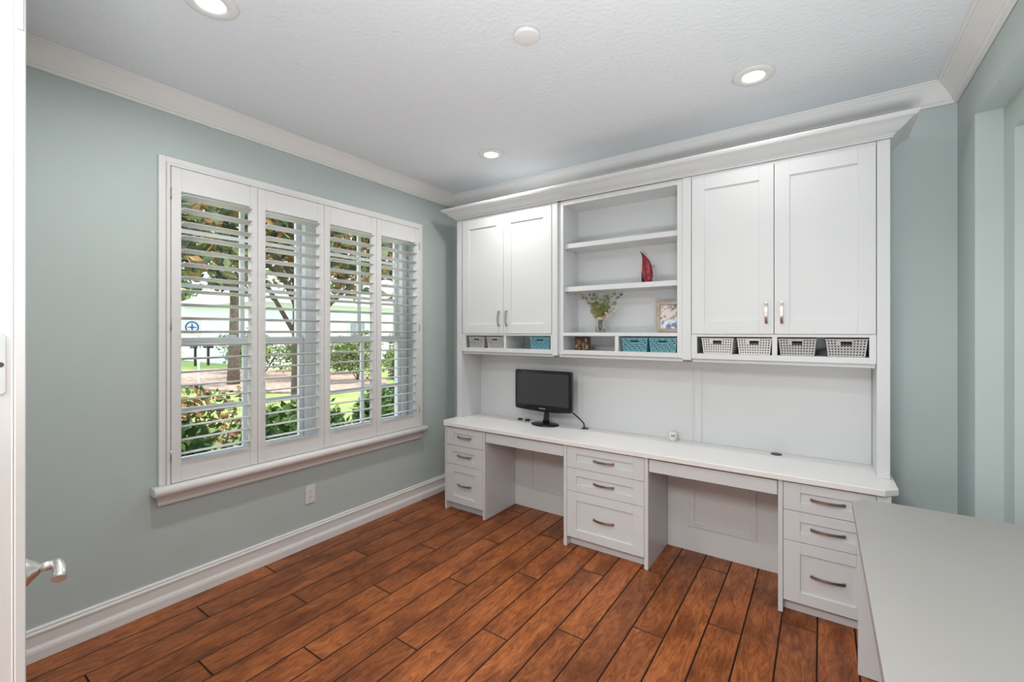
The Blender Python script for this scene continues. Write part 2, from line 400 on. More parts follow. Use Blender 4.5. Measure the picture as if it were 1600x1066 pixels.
# two double-hung units behind the shutters
for wn, (a, b) in enumerate(((WY0+0.002, -1.385), (-1.385, WY1-0.002))):
    s = thing('window_%d' % (wn+2), (-0.13, (a+b)/2, WZ0), 'white double-hung sash window with slim grids', kind='structure')
    m = MB(); fw = 0.055
    m.box(-0.195, -0.09, a, a+fw, WZ0+0.002, WZ1-0.002); m.box(-0.195, -0.09, b-fw, b, WZ0+0.002, WZ1-0.002)
    m.box(-0.195, -0.09, a+fw, b-fw, WZ1-0.05, WZ1-0.002); m.box(-0.195, -0.09, a+fw, b-fw, WZ0+0.002, WZ0+0.045)
    obj('window_frame', m, 'sash_white', s, bevel=0.004)
    ya, yb, yc = a+fw, b-fw, (a+b)/2
    for sn, (z0, z1, xs, cuts) in enumerate(((1.385, WZ1-0.05, -0.165, (1.735, 2.05)), (WZ0+0.045, 1.43, -0.125, (1.015,)))):
        m = MB(); q = 0.032
        m.box(xs-0.015, xs+0.015, ya+0.001, ya+q, z0, z1); m.box(xs-0.015, xs+0.015, yb-q, yb-0.001, z0, z1)
        m.box(xs-0.015, xs+0.015, ya+q, yb-q, z0, z0+0.04); m.box(xs-0.015, xs+0.015, ya+q, yb-q, z1-0.04, z1)
        sash = obj('sash', m, 'sash_white', s, bevel=0.003)
        m = MB(); m.box(xs-0.010, xs+0.010, yc-0.013, yc+0.013, z0+0.04, z1-0.04)
        for c in cuts:
            m.box(xs-0.009, xs+0.009, ya+q, yc-0.013, c-0.011, c+0.011); m.box(xs-0.009, xs+0.009, yc+0.013, yb-q, c-0.011, c+0.011)
        obj('muntin', m, 'sash_white', sash)
        zz = [z0+0.04]+list(cuts)+[z1-0.04]
        for p0, p1 in ((ya+q, yc), (yc, yb-q)):
            for c0, c1 in zip(zz[:-1], zz[1:]):
                m = MB(); m.add([(xs, p0, c0), (xs, p1, c0), (xs, p1, c1), (xs, p0, c1)], [(0, 1, 2, 3)]); obj('pane', m, 'window_glass', sash)
    m = MB(); m.box(-0.112, -0.095, yc-0.09-0.02, yc-0.09+0.03, 1.431, 1.445); m.box(-0.112, -0.095, yc+0.08, yc+0.13, 1.431, 1.445)
    obj('sash_lock', m, 'sash_white', s, bevel=0.003)

# ------------------------------------------------------------------ shutters: four hinged panels, twenty louvers each
PY0, PY1 = -2.265, -0.4895
SPW = (PY1-PY0)/4
nl, lz0, lz1 = 20, 0.803, 2.197
m = MB(); ll = SPW-0.094
R = []
for y in (-ll/2, ll/2):
    R.append([(0.0435*math.cos(2*PI*k/16), y, 0.0055*math.sin(2*PI*k/16)) for k in range(16)])
m.rings(R); louver_me = mesh_of(m, 'louver', 'shutter_white')
plabels = ['white louvered shutter panel hinged at the casing side away from the desk', 'white louvered shutter panel second from the door end of the window',
           'white louvered shutter panel second from the desk end of the window', 'white louvered shutter panel hinged at the casing side nearest the desk']
for k in range(4):
    a = PY0+k*SPW+0.0012; b = PY0+(k+1)*SPW-0.0012; x0, x1 = 0.014, 0.042
    p = thing('shutter_panel', (0.028, (a+b)/2, 0.653), plabels[k], 'shutter', 'plantation shutter panels')
    for ya, yb in ((a, a+0.045), (b-0.045, b)):
        m = MB(); m.box(x0, x1, ya, yb, 0.6535, 2.3455); obj('stile', m, 'shutter_white', p, bevel=0.002)
    m = MB(); m.box(x0+0.001, x1-0.001, a+0.045, b-0.045, 0.6535, 0.762); obj('bottom_rail', m, 'shutter_white', p, bevel=0.002)
    m = MB(); m.box(x0+0.001, x1-0.001, a+0.045, b-0.045, 2.222, 2.3455); obj('top_rail', m, 'shutter_white', p, bevel=0.002)
    for i in range(nl):
        inst('louver', louver_me, p, (0.030, (a+b)/2, lz0+(lz1-lz0)*i/(nl-1)), (0, math.radians(-7), 0))
    if k in (0, 3):
        yy = a-0.002 if k == 0 else b+0.002
        for z in (0.80, 1.50, 2.2):
            m = MB(); m.tube([(0.043, yy, z-0.03), (0.043, yy, z+0.03)], 0.0035); obj('hinge', m, 'nickel', p)

# ------------------------------------------------------------------ wall outlet
o = thing('wall_outlet', (0.001, -1.458, 0.29), 'white duplex wall outlet below the shuttered window', 'outlet')
m = MB(); m.box(0.001, 0.006, -1.493, -1.423, 0.290, 0.412); obj('plate', m, 'plastic_white', o, bevel=0.002)
for zc in (0.331, 0.371):
    m = MB(); m.lathe((0.006, -1.458, zc), [(0.0165, 0), (0.0165, 0.0025)], 20, 'X'); f = obj('socket', m, 'plastic_white', o)
    for dy, hz in ((-0.006, 0.008), (0.006, 0.010)):
        m = MB(); m.box(0.0086, 0.0090, -1.458+dy-0.0012, -1.458+dy+0.0012, zc-hz/2+0.002, zc+hz/2+0.002); obj('slot', m, 'dark_slot', f)
m = MB(); m.lathe((0.006, -1.458, 0.351), [(0.003, 0), (0.002, 0.0012)], 12, 'X'); obj('screw', m, 'nickel', o)

# ------------------------------------------------------------------ base cabinets
def shaker(mb, x0, x1, z0, z1, yf, th, st, rl, dep):
    """frame ring with a through hole; front at yf (towards -y)"""
    i0, i1, j0, j1 = x0+st, x1-st, z0+rl, z1-rl
    mb.box(x0, i0, yf, yf+th, z0, z1); mb.box(i1, x1, yf, yf+th, z0, z1); mb.box(i0, i1, yf, yf+th, z0, j0); mb.box(i0, i1, yf, yf+th, j1, z1)
    pn = MB(); pn.box(i0, i1, yf+dep, yf+th, j0, j1)
    return pn
def pull_mesh(ln, vertical):
    mb = MB(); R = []; n = 14; wd, th = 0.0065, 0.0025
    for i in range(n+1):
        s = -1+2*i/n; x = s*ln/2; y = -0.012-0.018*(1-s*s)
        dy = 0.036*s/(ln/2)*1.0; t = Vector((1, dy, 0)).normalized(); nn = Vector((-t.y, t.x, 0))
        c = Vector((x, y, 0))
        R.append([tuple(c+nn*th+Vector((0, 0, wd))), tuple(c+nn*th-Vector((0, 0, wd))), tuple(c-nn*th-Vector((0, 0, wd))), tuple(c-nn*th+Vector((0, 0, wd)))])
    mb.rings(R, smooth=False)
    for sx in (-1, 1):
        mb.box(sx*ln/2-sx*0.012, sx*ln/2, -0.015, 0.0, -0.0065, 0.0065)
    if vertical: mb.v = [(p[2], p[1], p[0]) for p in mb.v]
    return mesh_of(mb, 'handle', 'nickel')
PULL_H = pull_mesh(0.142, False); PULL_V = pull_mesh(0.122, True)

CZ0, CZ1, CYF = 0.6935, 0.7245, -0.482
FY = -0.460
def drawer_cab(x0, x1, xr, label, st):
    """x0..x1 between drawer edges; side panels outside"""
    pl, pr = xr
    t = thing('drawer_cabinet', ((x0+x1)/2, -0.23, 0), label, 'cabinet', 'drawer cabinets under the worktop')
    for a, b in ((pl, x0-0.002), (x1+0.002, pr)):
        m = MB(); m.box(a, b, FY-0.001, -0.028, 0.001, 0.692); obj('side_panel', m, 'cabinet_white', t, bevel=0.0015)
    m = MB(); m.box(x0-0.001, x1+0.001, FY+0.023, -0.03, 0.068, 0.690); obj('body', m, 'cabinet_white', t)
    m = MB(); m.box(x0-0.001, x1+0.001, -0.405, -0.39, 0.001, 0.067); obj('toe_kick', m, 'cabinet_white', t)
    for z0, z1, rl in ((0.5415, 0.6845, 0.047), (0.385, 0.5385, 0.050), (0.071, 0.382, 0.058)):
        m = MB(); pn = shaker(m, x0, x1, z0, z1, FY, 0.021, st, rl, 0.009)
        d = obj('drawer', m, 'cabinet_white', t, bevel=0.0012)
        obj('panel', pn, 'cabinet_white', d)
        inst('handle', PULL_H, d, ((x0+x1)/2, FY+0.009, (z0+z1)/2))
    return t
drawer_cab(0.335, 0.714, (0.316, 0.737), 'narrow white three-drawer cabinet at the window end of the worktop', 0.079)
drawer_cab(1.451, 1.982, (1.425, 2.008), 'wide white three-drawer cabinet between the two knee spaces', 0.070)
drawer_cab(2.716, 3.092, (2.692, 3.147), 'narrow white three-drawer cabinet next to the grey side desk', 0.074)

m = MB(); m.prism([(0.268, -0.003), (0.268, -0.428), (0.322, CYF), (3.122, CYF), (3.176, -0.428), (3.176, -0.003)], CZ0, CZ1)
obj('worktop', m, 'counter_white', bevel=0.003, segs=2, label='long white worktop with clipped corners on the drawer cabinets', cat='worktop')

for (a, b), lb in (((0.739, 1.423), 'between the window-end and middle drawer cabinets'), ((2.010, 2.690), 'between the middle cabinet and the one by the side desk')):
    t = thing('modesty_panel', ((a+b)/2, -0.04, 0), 'white moulded knee space panel '+lb, 'panel', 'knee space panels')
    m = MB(); m.box(a, b, -0.045, -0.03, 0.001, 0.69); obj('board', m, 'cabinet_white', t)
    i0, i1, j0, j1 = a+0.14, b-0.14, 0.165, 0.60
    m = MB(); q = 0.036
    for bx in ((i0, i0+q, j0, j1), (i1-q, i1, j0, j1), (i0+q, i1-q, j0, j0+q), (i0+q, i1-q, j1-q, j1)):
        m.box(bx[0], bx[1], -0.053, -0.045, bx[2], bx[3])
    obj('moulding', m, 'cabinet_white', t, bevel=0.003, segs=2)
    k = thing('keyboard_tray', ((a+b)/2, -0.25, 0.603), 'white keyboard tray '+lb, 'tray', 'keyboard trays under the worktop')
    m = MB(); m.box(a+0.002, b-0.002, FY+0.004, FY+0.022, 0.606, 0.681); obj('front', m, 'cabinet_white', k, bevel=0.0015)
    m = MB(); m.box(a+0.012, b-0.012, FY+0.022, -0.10, 0.622, 0.636); obj('tray_board', m, 'cabinet_white', k)
    for xx in (a+0.001, b-0.012):
        m = MB(); m.box(xx, xx+0.011, FY+0.024, -0.12, 0.638, 0.668); obj('slide', m, 'nickel', k)

# ------------------------------------------------------------------ hutch
HF = -0.272
def post(x0, x1, z0, parent):
    m = MB(); m.box(x0, x1, HF, -0.003, z0, 2.428); return obj('side_panel', m, 'cabinet_white', parent, bevel=0.0015)
def wall_cab(x0, x1, cub, label, postx, doors):
    t = thing('wall_cabinet', ((x0+x1)/2, -0.135, 1.262), label, 'cabinet', 'hutch cabinets with shaker doors')
    m = MB(); f = -0.252
    m.box(x0, x0+0.018, f, -0.003, 1.298, 2.428); m.box(x1-0.018, x1, f, -0.003, 1.298, 2.428)
    m.box(x0+0.018, x1-0.018, -0.012, -0.003, 1.448, 2.428); m.box(x0+0.018, x1-0.018, f, -0.012, 2.41, 2.428)
    m.box(x0+0.018, x1-0.018, f, -0.012, 1.434, 1.450)
    m.box(x0+0.018, x1-0.018, f, -0.003, 1.300, 1.330)
    obj('body', m, 'cabinet_white', t)
    m = MB()
    (c0, c1), (c2, c3) = cub
    m.box(x0, c0, HF+0.002, f, 1.298, 1.449); m.box(c3, x1, HF+0.002, f, 1.298, 1.449); m.box(c1, c2, HF+0.002, f, 1.330, 1.433)
    m.box(c0, c3, HF+0.002, f, 1.298, 1.330); m.box(c0, c3, HF+0.002, f, 1.433, 1.449)
    obj('face_frame', m, 'cabinet_white', t, bevel=0.001)
    m = MB(); m.box(c1+0.003, c2-0.003, f, -0.006, 1.330, 1.434); obj('divider', m, 'cabinet_white', t)
    m = MB(); m.box(x0+0.002, x1-0.002, -0.246, -0.231, 1.276, 1.300); obj('light_rail', m, 'cabinet_white', t, bevel=0.0015)
    m = MB(); m.box(x0, x1, HF+0.003, f, 2.4105, 2.428); obj('fascia', m, 'cabinet_white', t)
    for i, (a, b) in enumerate(doors):
        m = MB(); pn = shaker(m, a, b, 1.4505, 2.4085, -0.2745, 0.021, 0.073, 0.077, 0.009)
        d = obj('door', m, 'cabinet_white', t, bevel=0.0012); obj('panel', pn, 'cabinet_white', d)
        inst('handle', PULL_V, d, ((b-0.036) if i == 0 else (a+0.036), -0.2745, 1.572))
    for p in postx: post(p[0], p[1], p[2], t)
    return t
wall_cab(0.333, 1.224, ((0.375, 0.777), (0.802, 1.212)), 'white two-door hutch cabinet above the monitor end, by the window', ((1.2255, 1.271, 1.288),), ((0.345, 0.7765), (0.7795, 1.2215)))
wall_cab(2.216, 3.107, ((2.249, 2.650), (2.675, 3.079)), 'white two-door hutch cabinet over the perforated grey baskets, right of the open shelves', ((2.163, 2.2145, 1.288),), ((2.219, 2.6585), (2.6615, 3.1055)))

for a, b, lb in ((0.279, 0.3315, 'tall white hutch end panel on the window side'), (3.1085, 3.161, 'tall white hutch end panel next to the bare sage wall')):
    m = MB(); m.box(a, b, HF, -0.003, CZ1+0.0005, 2.428); obj('hutch_end_panel', m, 'cabinet_white', bevel=0.0015, label=lb, cat='panel', group='hutch end panels')
bc = thing('bookcase', (1.717, -0.135, 1.262), 'white open shelf unit in the middle of the hutch', 'bookcase')
m = MB(); x0, x1, f = 1.2725, 2.1615, -0.252
m.box(x0, x0+0.042, f, -0.003, 1.298, 2.428); m.box(x1-0.028, x1, f, -0.003, 1.298, 2.428)
m.box(x0+0.042, x1-0.028, -0.012, -0.003, 1.30, 2.428); m.box(x0+0.042, x1-0.028, f, -0.012, 2.40, 2.428)
obj('body', m, 'cabinet_white', bc)
m = MB(); m.box(x0+0.024, x0+0.046, HF+0.006, f, 1.298, 2.428); m.box(x1-0.032, x1, HF+0.006, f, 1.298, 2.428); m.box(x0+0.046, x1-0.032, HF+0.006, f, 2.393, 2.428)
obj('face_frame', m, 'cabinet_white', bc, bevel=0.0015)
for z in (2.078, 1.760):
    m = MB(); m.box(x0+0.044, x1-0.030, -0.240, -0.014, z, z+0.035); obj('shelf', m, 'cabinet_white', bc, bevel=0.0015)
    for yy in (-0.20, -0.06):
        m = MB(); m.tube([(x0+0.042, yy, z-0.006), (x0+0.052, yy, z-0.006)], 0.004); obj('shelf_pin', m, 'nickel', bc)
m = MB(); m.box(x0+0.042, x1-0.028, HF+0.004, -0.012, 1.434, 1.458); obj('lower_shelf', m, 'cabinet_white', bc, bevel=0.0012)
m = MB(); m.box(x0+0.042, x1-0.028, HF+0.004, -0.012, 1.300, 1.330); obj('bottom_board', m, 'cabinet_white', bc, bevel=0.0012)
m = MB(); m.box(1.717, 1.742, HF+0.005, -0.012, 1.330, 1.434); obj('divider', m, 'cabinet_white', bc, bevel=0.001)
m = MB(); m.box(x0+0.002, x1-0.002, -0.246, -0.231, 1.276, 1.299); obj('light_rail', m, 'cabinet_white', bc, bevel=0.0015)

bp = thing('back_panel', (1.72, -0.008, CZ1), 'white panelled backsplash with battens between worktop and hutch', 'panel')
m = MB(); m.box(0.334, 3.106, -0.010, -0.002, CZ1+0.001, 1.261); obj('board', m, 'cabinet_white', bp)
for a, b in ((1.309, 1.318), (2.165, 2.172), (2.216, 2.224)):
    m = MB(); m.box(a, b, -0.0155, -0.010, CZ1+0.001, 1.225); obj('batten', m, 'cabinet_white', bp, bevel=0.001)
m = MB(); m.box(0.334, 3.106, -0.016, -0.010, 1.225, 1.261); obj('top_batten', m, 'cabinet_white', bp)

# cornice on the hutch: one continuous moulding with mitred returns
KP = [(0.0, 2.4285), (0.010, 2.4285), (0.010, 2.437), (0.016, 2.440), (0.016, 2.446), (0.024, 2.450), (0.036, 2.456), (0.052, 2.468), (0.066, 2.482), (0.078, 2.490), (0.088, 2.492), (0.094, 2.498), (0.100, 2.508), (0.100, 2.516), (0.0, 2.516)]
R = [[(0.279-o_, -0.003, z) for o_, z in KP], [(0.279-o_, HF-o_, z) for o_, z in KP], [(3.161+o_, HF-o_, z) for o_, z in KP], [(3.161+o_, -0.003, z) for o_, z in KP]]
m = MB(); m.rings(R, smooth=False); m.box(0.279, 3.161, HF, -0.003, 2.4995, 2.5155)
obj('cornice', m, 'cabinet_white', label='white crown cornice along the top of the hutch', cat='moulding')

# ------------------------------------------------------------------ side desk
sd = thing('side_desk', (3.29, -1.5, 0), 'plain light grey side desk with clipped corner beside the right-hand drawers', 'desk')
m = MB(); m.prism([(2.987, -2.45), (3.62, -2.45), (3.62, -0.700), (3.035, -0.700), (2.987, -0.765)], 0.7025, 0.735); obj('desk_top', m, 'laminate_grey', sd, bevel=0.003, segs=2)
for y in (-0.773, -2.40):
    m = MB(); m.box(3.007, 3.60, y, y+0.019, 0.001, 0.702); obj('end_panel', m, 'cabinet_white', sd, bevel=0.0015)
m = MB(); m.box(3.30, 3.318, -2.379, -0.775, 0.30, 0.702); obj('back_board', m, 'cabinet_white', sd)

# ------------------------------------------------------------------ baskets
def basket_mesh(w, h, d, nx, nz, nd, matn, brick, slot=True):
    """tapered tub with real perforations; front faces -y; origin at the bottom front centre"""
    mb = MB(); tp = 0.010
    def wall(P, n, r, hole_slot):
        # P(s,t) -> point; holes on a grid
        ns = 2*n+1; nr = 2*r+3
        sv = [0]; 
        for i in range(ns): sv.append(sv[-1]+(1.0 if i % 2 == 0 else 1.0))
        sv = [q/sv[-1] for q in sv]
        tv = [0]
        for j in range(nr): tv.append(tv[-1]+(1.0 if j % 2 == 0 else 1.0)*(1.0 if j < nr-2 else 0.9))
        tv = [q/tv[-1] for q in tv]
        vs = []; 
        for t in tv:
            for s_ in sv: vs.append(P(s_, t))
        fs = []
        for j in range(nr):
            for i in range(ns):
                sc, tcn = (sv[i]+sv[i+1])/2, (tv[j]+tv[j+1])/2
                hole = (i % 2 == 1) and (j % 2 == 1) and j < nr-1
                if brick and hole and ((i//2+j//2) % 3 == 0): hole = False
                if brick and (i % 2 == 0) and (j % 2 == 1) and 0 < i < ns-1 and j < nr-2 and ((i//2+j//2) % 3 == 1): hole = True
                if hole_slot:
                    if 0.30 < sc < 0.70 and 0.60 < tcn < 0.90: hole = 0.345 < sc < 0.655 and 0.66 < tcn < 0.83
                if hole: continue
                a = j*(ns+1)+i; fs.append((a, a+1, a+ns+2, a+ns+1))
        mb.add(vs, fs)
    X = lambda t: (w/2-tp)+tp*t
    wall(lambda s_, t: (-X(t)+2*X(t)*s_, tp*(1-t)*0.6, h*t), nx, nz, slot)
    wall(lambda s_, t: (-X(t)+2*X(t)*s_, d-tp*(1-t)*0.6, h*t), nx, nz, slot)
    wall(lambda s_, t: (-X(t), tp*(1-t)*0.6+(d-1.2*tp*(1-t))*s_, h*t), nd, nz, False)
    wall(lambda s_, t: (X(t), tp*(1-t)*0.6+(d-1.2*tp*(1-t))*s_, h*t), nd, nz, False)
    mb.add([(-X(0), 0.6*tp, 0), (X(0), 0.6*tp, 0), (X(0), d-0.6*tp, 0), (-X(0), d-0.6*tp, 0)], [(0, 1, 2, 3)])
    me = bpy.data.meshes.new('tub'); me.from_pydata(mb.v, [], mb.f); me.materials.append(M[matn])
    bm = bmesh.new(); bm.from_mesh(me); bmesh.ops.remove_doubles(bm, verts=bm.verts, dist=1e-5); bmesh.ops.recalc_face_normals(bm, faces=bm.faces); bm.to_mesh(me); bm.free()
    rb = MB(); q = 0.003
    rb.box(-w/2-q, w/2+q, -q, q*0.3, h-0.005, h+0.001); rb.box(-w/2-q, w/2+q, d-q*0.3, d+q, h-0.005, h+0.001)
    rb.box(-w/2-q, -w/2+q*0.3, q*0.3, d-q*0.3, h-0.005, h+0.001); rb.box(w/2-q*0.3, w/2+q, q*0.3, d-q*0.3, h-0.005, h+0.001)
    return me, mesh_of(rb, 'rim', matn)
BM = {'light': basket_mesh(0.176, 0.093, 0.21, 12, 5, 14, 'basket_light', False), 'grey': basket_mesh(0.176, 0.093, 0.21, 12, 5, 14, 'basket_shaded', False),
      'teal': basket_mesh(0.176, 0.093, 0.21, 13, 6, 15, 'basket_teal', True), 'greyb': basket_mesh(0.168, 0.093, 0.21, 13, 6, 15, 'basket_shaded', True)}
cm = MB(); cm.prism([(-0.066, 0.014), (0.066, 0.014), (0.066, 0.196), (-0.066, 0.196)], 0.004, 0.070); SHADE_BLOCK = mesh_of(cm, 'shade_block', 'dark_slot')  # added dark block standing in for the shade seen through the basket holes
def basket(kind, xc, label, group, rz=0):
    t = thing('storage_basket', (xc, -0.252, 1.331), label, 'basket', group)
    t.rotation_euler.z = math.radians(rz)
    a = inst('tub', BM[kind][0], t, (xc, -0.252, 1.331)); b = inst('rim', BM[kind][1], t, (xc, -0.252, 1.331))
    inst('shade_block', SHADE_BLOCK, t, (xc, -0.252, 1.331))
    sm = a.modifiers.new('solid', 'SOLIDIFY'); sm.thickness = 0.002; sm.offset = 0
basket('light', 2.361, 'cream-grey dotted basket in the first cubby from the shelves, beside the shelf post', 'perforated baskets under the right cabinet')
basket('light', 2.558, 'cream-grey dotted basket touching the middle cubby divider on its shelf side', 'perforated baskets under the right cabinet')
basket('grey', 2.768, 'light grey dotted basket in a shaded tone against the middle cubby divider, under the outer door', 'perforated baskets under the right cabinet')
basket('grey', 2.986, 'light grey dotted basket in a shaded tone in the cubby corner by the outer end post', 'perforated baskets under the right cabinet')
basket('teal', 1.848, 'teal basket beside the wooden divider under the open shelves', 'teal baskets')
basket('teal', 2.035, 'teal basket below the picture frame, against the shelf post', 'teal baskets')
basket('teal', 1.106, 'single teal basket in the half-empty cubby under the left cabinet', 'teal baskets')
basket('greyb', 0.482, 'grey woven-pattern basket at the window end of the left cubbies', 'grey woven baskets under the left cabinet')
basket('greyb', 0.676, 'grey woven-pattern basket next to the divider of the left cubbies', 'grey woven baskets under the left cabinet')

# ------------------------------------------------------------------ monitor
MX, MY = 1.075, -0.165
mo = thing('computer_monitor', (MX, -0.135, CZ1), 'black widescreen monitor on an oval stand on the worktop', 'monitor')
m = MB()
def rrect(x0, x1, z0, z1, r, y, sag=0.0, n=5):
    P = []
    for cx, cz, a0 in ((x1-r, z1-r, 0), (x0+r, z1-r, 90), (x0+r, z0+r, 180), (x1-r, z0+r, 270)):
        for k in range(n+1):
            a = math.radians(a0+90*k/n); x = cx+r*math.cos(a); z = cz+r*math.sin(a)
            if z < (z0+z1)/2: z -= sag*(1-((x-(x0+x1)/2)/((x1-x0)/2))**2)
            P.append((x, y, z))
        if a0 == 180 and sag:
            for k in range(1, 8):
                x = x0+r+(x1-x0-2*r)*k/8; P.append((x, y, z0-sag*(1-((x-(x0+x1)/2)/((x1-x0)/2))**2)))
    return P
mx0, mx1, mz0, mz1 = MX-0.258, MX+0.258, 0.846, 1.160
m.rings([rrect(mx0+0.02, mx1-0.02, mz0+0.02, mz1-0.02, 0.02, MY+0.050, 0.006), rrect(mx0, mx1, mz0, mz1, 0.016, MY+0.030, 0.012), rrect(mx0, mx1, mz0, mz1, 0.016, MY+0.006, 0.012), rrect(mx0+0.006, mx1-0.006, mz0+0.006, mz1-0.006, 0.013, MY, 0.012)], smooth=False)
obj('bezel', m, 'bezel_black', mo)
m = MB(); m.box(mx0+0.024, mx1-0.024, MY-0.0008, MY+0.001, mz0+0.040, mz1-0.024); obj('screen', m, 'screen', mo)
m = MB(); R = []
for z, rx, ry, yo in ((CZ1+0.012, 0.030, 0.022, 0.0), (CZ1+0.05, 0.024, 0.017, 0.004), (CZ1+0.12, 0.022, 0.014, 0.012), (CZ1+0.20, 0.022, 0.013, 0.012)):
    R.append([(MX+rx*math.cos(2*PI*k/16), MY+0.062+yo-0.0+ry*math.sin(2*PI*k/16), z) for k in range(16)])
m.rings(R); obj('neck', m, 'black_plastic', mo)
m = MB(); R = []
for s_, z in ((0.97, 0.0005), (1.0, 0.004), (1.0, 0.008), (0.94, 0.012), (0.4, 0.017), (0.1, 0.019)):
    R.append([(MX+0.118*s_*math.cos(2*PI*k/36), MY+0.045+0.085*s_*math.sin(2*PI*k/36), CZ1+z) for k in range(36)])
m.rings(R); obj('stand_base', m, 'black_plastic', mo)
def text_mesh(body, size, depth, name, matn, parent, loc, rot):
    cu = bpy.data.curves.new(name, 'FONT'); cu.body = body; cu.size = size; cu.extrude = depth; cu.align_x = 'CENTER'; cu.resolution_u = 2
    to = bpy.data.objects.new(name+'_curve', cu); COL.objects.link(to)
    dg = bpy.context.evaluated_depsgraph_get(); me = bpy.data.meshes.new_from_object(to.evaluated_get(dg))
    bpy.data.objects.remove(to); me.materials.clear(); me.materials.append(M[matn])
    return inst(name, me, parent, loc, rot)
text_mesh('SAMSUNG', 0.013, 0.0003, 'lettering', 'print_white', mo, (MX, MY-0.0008, mz0+0.010), (PI/2, 0, 0))

# cable and grommets
m = MB(); m.tube([(mx1-0.06, MY+0.045, 0.862), (mx1-0.01, MY+0.058, 0.838), (mx1+0.03, MY+0.078, 0.800), (mx1+0.055, MY+0.098, 0.765), (1.387, -0.058, 0.7325), (1.389, -0.056, 0.730)], 0.005)
obj('monitor_cable', m, 'black_plastic', label='black cable running from the monitor down to the worktop grommet', cat='cable')
def grommet(x, y, label):
    t = thing('cable_grommet', (x, y, CZ1), label, 'grommet', 'black grommets in the worktop')
    m = MB(); m.lathe((x, y, CZ1), [(0.030, 0.0003), (0.030, 0.003), (0.026, 0.0045), (0.004, 0.0045)], 24); obj('ring', m, 'black_plastic', t)
    return t
grommet(1.395, -0.058, 'black grommet where the monitor cable enters the worktop')
grommet(2.655, -0.056, 'black grommet on the bare worktop under the right cabinet')
for x, lb in ((0.795, 'small black cable clip lying by the back panel, nearer the window'), (0.868, 'small black cable clip lying right beside the monitor stand')):
    t = thing('cable_clip', (x, -0.055, CZ1), lb, 'clip', 'black clips behind the monitor')
    m = MB(); m.lathe((x, -0.055, CZ1), [(0.024, 0.0005), (0.024, 0.003), (0.015, 0.006), (0.006, 0.008)], 16); obj('base', m, 'black_plastic', t)
    m = MB(); m.tube([(x-0.02, -0.06, CZ1+0.008), (x-0.004, -0.053, CZ1+0.013), (x+0.022, -0.050, CZ1+0.010)], 0.0035, 6); obj('plug', m, 'black_plastic', t)

# small white device
hb = thing('plug_hub', (2.05, -0.065, CZ1), 'small white rounded device with three dark slots on the worktop', 'device')
m = MB(); m.lathe((2.05, -0.065, CZ1), [(0.024, 0.0005), (0.028, 0.004), (0.0285, 0.045), (0.026, 0.056), (0.018, 0.061), (0.004, 0.062)], 28); body = obj('body', m, 'plastic_white', hb)
for k in (-1, 0, 1):
    a = math.radians(-72+k*17); c = Vector((2.05, -0.065, 0)); dv = Vector((math.cos(a), math.sin(a), 0)); tn = Vector((-dv.y, dv.x, 0))
    m = MB(); pts = []
    for rr in (0.0278, 0.0292):
        for z in (0.032, 0.046):
            for sg in (-1, 1): pts.append(tuple(c+dv*rr+tn*(0.0024*sg)+Vector((0, 0, CZ1+z))))
    m.add(pts, [(0, 1, 3, 2), (4, 6, 7, 5), (0, 4, 5, 1), (2, 3, 7, 6), (0, 2, 6, 4), (1, 5, 7, 3)]); obj('slot', m, 'dark_slot', body)

# ------------------------------------------------------------------ shelf ornaments
VX, VY, VZ = 1.562, -0.155, 1.459
m = MB(); m.lathe((VX, VY, VZ), [(0.030, 0.0003), (0.033, 0.004), (0.034, 0.05), (0.029, 0.082), (0.022, 0.096), (0.021, 0.108), (0.0185, 0.108), (0.0195, 0.094), (0.027, 0.08), (0.031, 0.05), (0.030, 0.007), (0.006, 0.006)], 28)
v = thing('glass_vase', (VX, VY, VZ), 'small clear glass vase with a twine-wrapped neck on the lower shelf', 'vase')
obj('glass', m, 'clear_glass', v)
m = MB(); m.lathe((VX, VY, VZ), [(0.0225, 0.091), (0.0262, 0.093), (0.0255, 0.097), (0.0262, 0.101), (0.0255, 0.105), (0.0262, 0.109), (0.0222, 0.112)], 24, caps=False); obj('twine_wrap', m, 'twine', v)
eu = thing('eucalyptus_bouquet', (VX, VY, VZ+0.01), 'dried eucalyptus sprigs fanning out of the glass vase', 'bouquet')
rnd = random.Random(11)
sprigs = [(-0.165, 0.285, 'c'), (-0.125, 0.235, 'g'), (-0.075, 0.265, 'e'), (-0.03, 0.235, 'e'), (0.03, 0.215, 'e'), (0.075, 0.235, 'e'), (0.108, 0.30, 'g'), (0.175, 0.262, 'g'), (-0.05, 0.19, 'e'), (0.10, 0.165, 'c'), (0.06, 0.25, 'e')]
leafmb = {'e': MB(), 'g': MB(), 'c': MB()}
def leaf_disc(mb, c, n, r, ln):
    n = n.normalized(); a = n.cross(Vector((0.3, 0.2, 1))).normalized(); b = n.cross(a)
    pts = [tuple(c+a*(r*math.cos(t))+b*(ln*math.sin(t))+n*(0.18*r*math.cos(2*t))) for t in [2*PI*k/8 for k in range(8)]]
    mb.add(pts+[tuple(c-n*0.12*r)], [(k, (k+1) % 8, 8) for k in range(8)])
